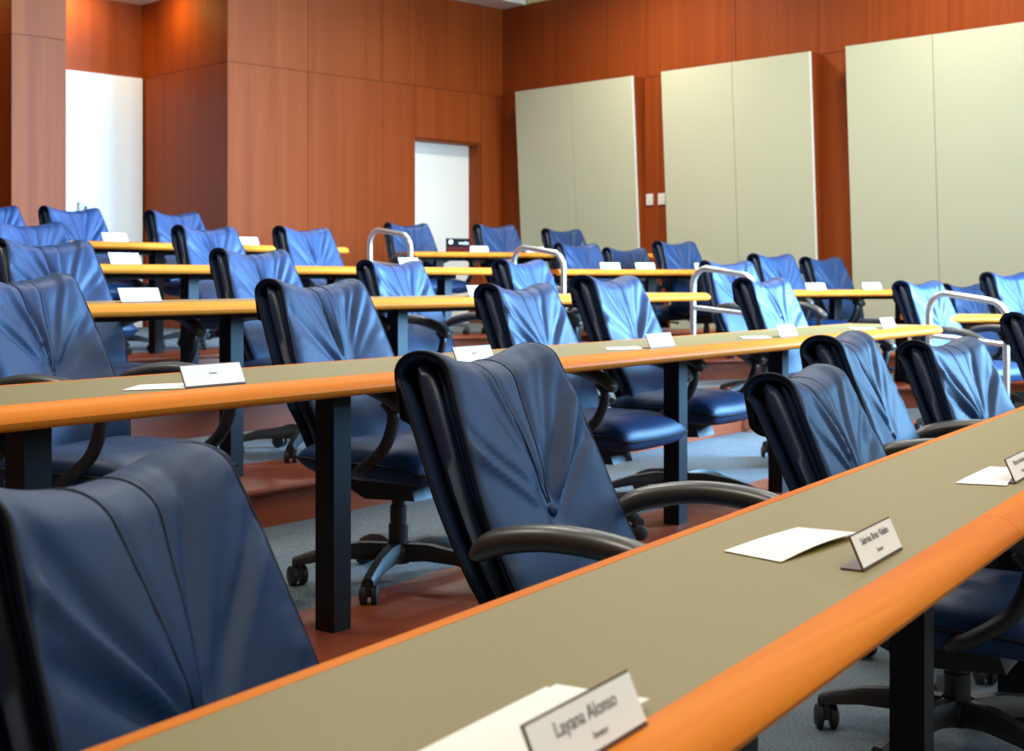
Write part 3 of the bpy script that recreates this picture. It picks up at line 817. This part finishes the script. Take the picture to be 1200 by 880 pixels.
# ------------------------------------------------------------------ handrails
def handrail(foot, rise, label):
    """bent steel tube: low post stands before a step, high post on it"""
    ax = -E1 * 0.0 + Vector((-.703, .711, 0)) * 0.5
    root = empty('handrail', foot); tag(root, label, 'handrail', 'steel handrails along the aisle')
    zl, zr = 1.055, 1.015          # heights of the tube above the lower tread
    rad = .021; c_ = 0.11
    a = Vector((0, 0, 0)); b = ax
    u = ax.normalized()
    pth = [a + UP * .01, a + UP * (zr - c_ - .05), a + UP * (zr - c_)]
    for t in (20, 45, 70): pth.append(a + u * (c_ - c_ * math.cos(R(t))) + UP * (zr - c_ + c_ * math.sin(R(t))))
    pth += [a + u * c_ + UP * zr, b - u * c_ + UP * zl]
    for t in (70, 45, 20): pth.append(b - u * (c_ - c_ * math.cos(R(t))) + UP * (zl - c_ + c_ * math.sin(R(t))))
    pth += [b + UP * (zl - c_), b + UP * (zl - c_ - .05), b + UP * (rise + .01)]
    m = MB(); m.sweep(pth, rad, 12); m.build('bent_tube', M['steel'], root, True, 60)
    m = MB(); m.sweep([a + UP * (zr - .26), b + UP * (zl - .26)], .016, 10); m.build('lower_bar', M['steel'], root, True, 60)
    for p, z in ((a, 0), (b, rise)):
        m = MB(); m.lathe([(.05, z), (.05, z + .006), (.028, z + .012), (.024, z + .03)], 14, p); m.build('floor_flange', M['steel'], root, True, 40)
handrail(Vector((2.94, 8.12, 0.0)), .166, 'curved steel handrail nearest the camera, at the right')
handrail(Vector((1.566, 8.80, .16)), .166, 'curved steel handrail beside the end of the third row desk')
handrail(Vector((0.365, 9.68, .32)), .166, 'flat topped steel handrail in the middle of the aisle')
handrail(Vector((-0.79, 10.62, .48)), .166, 'curved steel handrail farthest away, before the wood wall')

# ------------------------------------------------------------------ name cards and papers
def text_mesh(body, size, mat, parent, loc, rot, bold=False, align='CENTER'):
    cu = bpy.data.curves.new('lettering', 'FONT'); cu.body = body; cu.size = size; cu.align_x = align; cu.align_y = 'CENTER'; cu.extrude = 0.0001
    tmp = bpy.data.objects.new('tmp', cu); COL.objects.link(tmp)
    dg = bpy.context.evaluated_depsgraph_get()
    me = bpy.data.meshes.new_from_object(tmp.evaluated_get(dg)); bpy.data.objects.remove(tmp)
    me.materials.clear(); me.materials.append(mat)
    o = bpy.data.objects.new('lettering', me); COL.objects.link(o); o.parent = parent; o.location = loc; o.rotation_euler = rot
    return o
LEAN = R(24)
def name_card(r, s, off, label, group, lines=(), w=.186, h=.050, yaw=0.0):
    """local x along the row, local -y to the room front; the plate leans back over a short foot"""
    top = r.p(s, off, 0.7408)
    ang = math.atan2(r.n.x, -r.n.y) + R(yaw)
    root = empty('name_card', top, ang); tag(root, label, 'name card', group)
    upv = Vector((0, math.sin(LEAN), math.cos(LEAN))); nv = Vector((0, -math.cos(LEAN), math.sin(LEAN)))
    m = MB(); m.frame_box(Vector((-w / 2, 0, 0.002)) + nv * -.002, Vector((w, 0, 0)), nv * .002, upv * h)
    m.frame_box(Vector((-w / 2, -.001, 0)), Vector((w, 0, 0)), Vector((0, .034, 0)), UP * .002)
    m.build('holder', M['acrylic'], root, False)
    m = MB(); m.frame_box(Vector((-w / 2 + .0015, 0, .002)) + nv * .0006 + upv * .0022, Vector((w - .003, 0, 0)), nv * .0006, upv * (h - .0045))
    m.build('card', M['paper'], root, False)
    rx = math.pi / 2 - LEAN
    for body, size, x, y in lines:
        p = Vector((x, 0, .002)) + nv * .0018 + upv * y
        text_mesh(body, size, M['ink'], root, p, (rx, 0, 0))
    return root
GC1, GC2 = 'name cards on the nearest desk', 'white name cards on the desks behind'
r1 = ROWS[1]
name_card(r1, 1.032, -.562, 'white name card nearest the camera with a readable two word name', GC1, [('Layana Alonso', .0185, 0, .033), ('Senator', .0085, .012, .014)])
name_card(r1, 1.965, -.60, 'white name card beside the folded white paper on the nearest desk', GC1, [('Sabrina Brito Vidales', .0150, 0, .035), ('Senator', .0090, 0, .015)])
name_card(r1, 2.925, -.60, 'white name card cut off by the right picture edge', GC1, [('Marcos Antonio', .0150, 0, .035), ('Senator', .0090, 0, .015)])
LAB2 = ['large white name card at the left end of the second desk', 'white name card touching the top of the central armchair', 'white name card at the middle of the second desk', 'white name card before the chair that overlaps a handrail on the second desk', 'grey white name card at the far end of the second desk']
for s, lab in zip((2.195, 3.21, 4.335, 5.45, 6.69), LAB2): name_card(ROWS[2], s, -2.372, lab, GC2, [('Senator', .008, 0, .030)], .186, .054)
name_card(ROWS[3], 3.26, -4.05, 'white name card on the third row desk near the left edge', GC2, (), .186, .058)
name_card(ROWS[3], 5.32, -4.05, 'white name card mostly hidden by the back of a second row chair', GC2, (), .186, .058)
name_card(ROWS[4], 4.33, -5.70, 'white name card on the fourth row desk near the left edge', GC2, (), .186, .062)
name_card(ROWS[4], 6.50, -5.70, 'white name card in front of the farthest handrail', GC2, (), .186, .062)
name_card(ROWS[5], 5.27, -7.30, 'white name card on the top desk before the tall white door', GC2, (), .186, .06)
name_card(ROWS[5], 6.37, -7.30, 'white name card on the top desk before the plain wood wall', GC2, (), .186, .06)
for rk, s, lab in ((5, 0.6559, 'pale name card beside the black and red desk sign'), (5, 1.2120, 'pale name card just above the flat topped handrail'),
                   (4, 0.5108, 'sliver of a white name card left of the grey blue chair'), (4, 0.8340, 'white name card before the wood strip with the light switches'), (4, 1.3965, 'white name card just above the handrail by the third row desk'),
                   (3, 0.6052, 'grey name card before the chair at the wide wood strip'), (3, 1.1371, 'grey name card with dark upper rim under the largest cream panel')):
    name_card(RROWS[rk], s, -.1, lab, GC2, (), .18, .058)
# black and red desk sign
r5 = RROWS[5]; s = 0.4589
e = empty('desk_sign', r5.p(s, -.12, .7408), math.atan2(r5.n.x, -r5.n.y)); tag(e, 'small black and dark red sign with white emblem on the topmost desk', 'sign')
m = MB(); m.box((0, 0, .06), (.225, .02, .12)); m.build('sign_board', M['black_card'], e, False)
m = MB(); m.box((0, -.0108, .024), (.221, .002, .044)); m.build('red_band', M['red_card'], e, False)
m = MB(); n = 20
m.add([(-.075 + r_ * math.cos(2 * math.pi * q / n), -.0112, .088 + r_ * math.sin(2 * math.pi * q / n)) for r_ in (.010, .020) for q in range(n)], [(q, (q + 1) % n, n + (q + 1) % n, n + q) for q in range(n)])
m.build('emblem', M['paper'], e, False)
text_mesh('wedic', .042, M['paper'], e, (.048, -.0112, .080), (math.pi / 2, 0, 0))

def sheet(name, corners, z, label, group, curl=0.012, mat='paper'):
    """paper laid by four plan corners, gently curled"""
    P = [Vector((x, y, 0)) for x, y in corners]; c_ = sum(P, Vector()) / 4
    m = MB(); n = 8; vs = []
    for layer in (0, 1):
        for j in range(n + 1):
            for i in range(n + 1):
                a, b = i / n, j / n
                p = P[0].lerp(P[1], a).lerp(P[3].lerp(P[2], a), b)
                h = curl * (math.sin(math.pi * a) * .5 + .5 * a * a) * (0.4 + .6 * b)
                vs.append(p - c_ + UP * (h + .0008 * layer + .0004))
    N = (n + 1) ** 2; fs = []
    for j in range(n):
        for i in range(n):
            q = [j * (n + 1) + i, j * (n + 1) + i + 1, (j + 1) * (n + 1) + i + 1, (j + 1) * (n + 1) + i]
            fs.append([k + N for k in q]); fs.append(q[::-1])
    rimi = [i for i in range(n + 1)] + [(j + 1) * (n + 1) - 1 for j in range(1, n + 1)] + [n * (n + 1) + i for i in range(n - 1, -1, -1)] + [j * (n + 1) for j in range(n - 1, 0, -1)]
    for q in range(len(rimi)): a, b = rimi[q], rimi[(q + 1) % len(rimi)]; fs.append((a, b, b + N, a + N))
    m.add(vs, fs)
    return tag(m.build(name, M[mat], None, True, 60, loc=c_ + UP * z), label, 'paper', group)
ZD = .741
GP = 'loose white papers on the desks'
sheet('paper_sheet', [(-.088, 1.165), (.034, 1.362), (.10, 1.31), (-.02, 1.125)], ZD, 'lower white sheet peeking out under the one by the nearest name card', GP, .002)
sheet('paper_sheet', [(-.075, 1.16), (.044, 1.352), (.131, 1.300), (.0, 1.115)], ZD + .005, 'top white sheet lying behind the nearest name card', GP, .005)
sheet('paper_sheet', [(.317, 2.044), (.4656, 2.224), (.546, 2.158), (.387, 1.964)], ZD, 'curled white paper left of the second name card on the nearest desk', GP, .012)
sheet('paper_sheet', [(.883, 2.722), (1.034, 2.955), (1.085, 2.92), (.9745, 2.689)], ZD, 'white paper beside the name card at the right picture edge', GP, .004)
for s, lab in ((2.08, 'thin white paper left of the large card on the second desk'), (3.02, 'white paper behind the central armchair on the second desk'), (4.16, 'white paper left of the card at the middle of the second desk'),
               (5.25, 'white paper left of the second card from the far end of the second desk'), (6.48, 'white paper left of the grey card at the far end of the second desk')):
    r = ROWS[2]; q = [r.p(s + a, -2.42 + b) for a, b in ((-.1, -.02), (.02, -.10), (.12, -.03), (.02, .05))]
    sheet('paper_sheet', [(p.x, p.y) for p in q], .16 + ZD, lab, GP, .006)
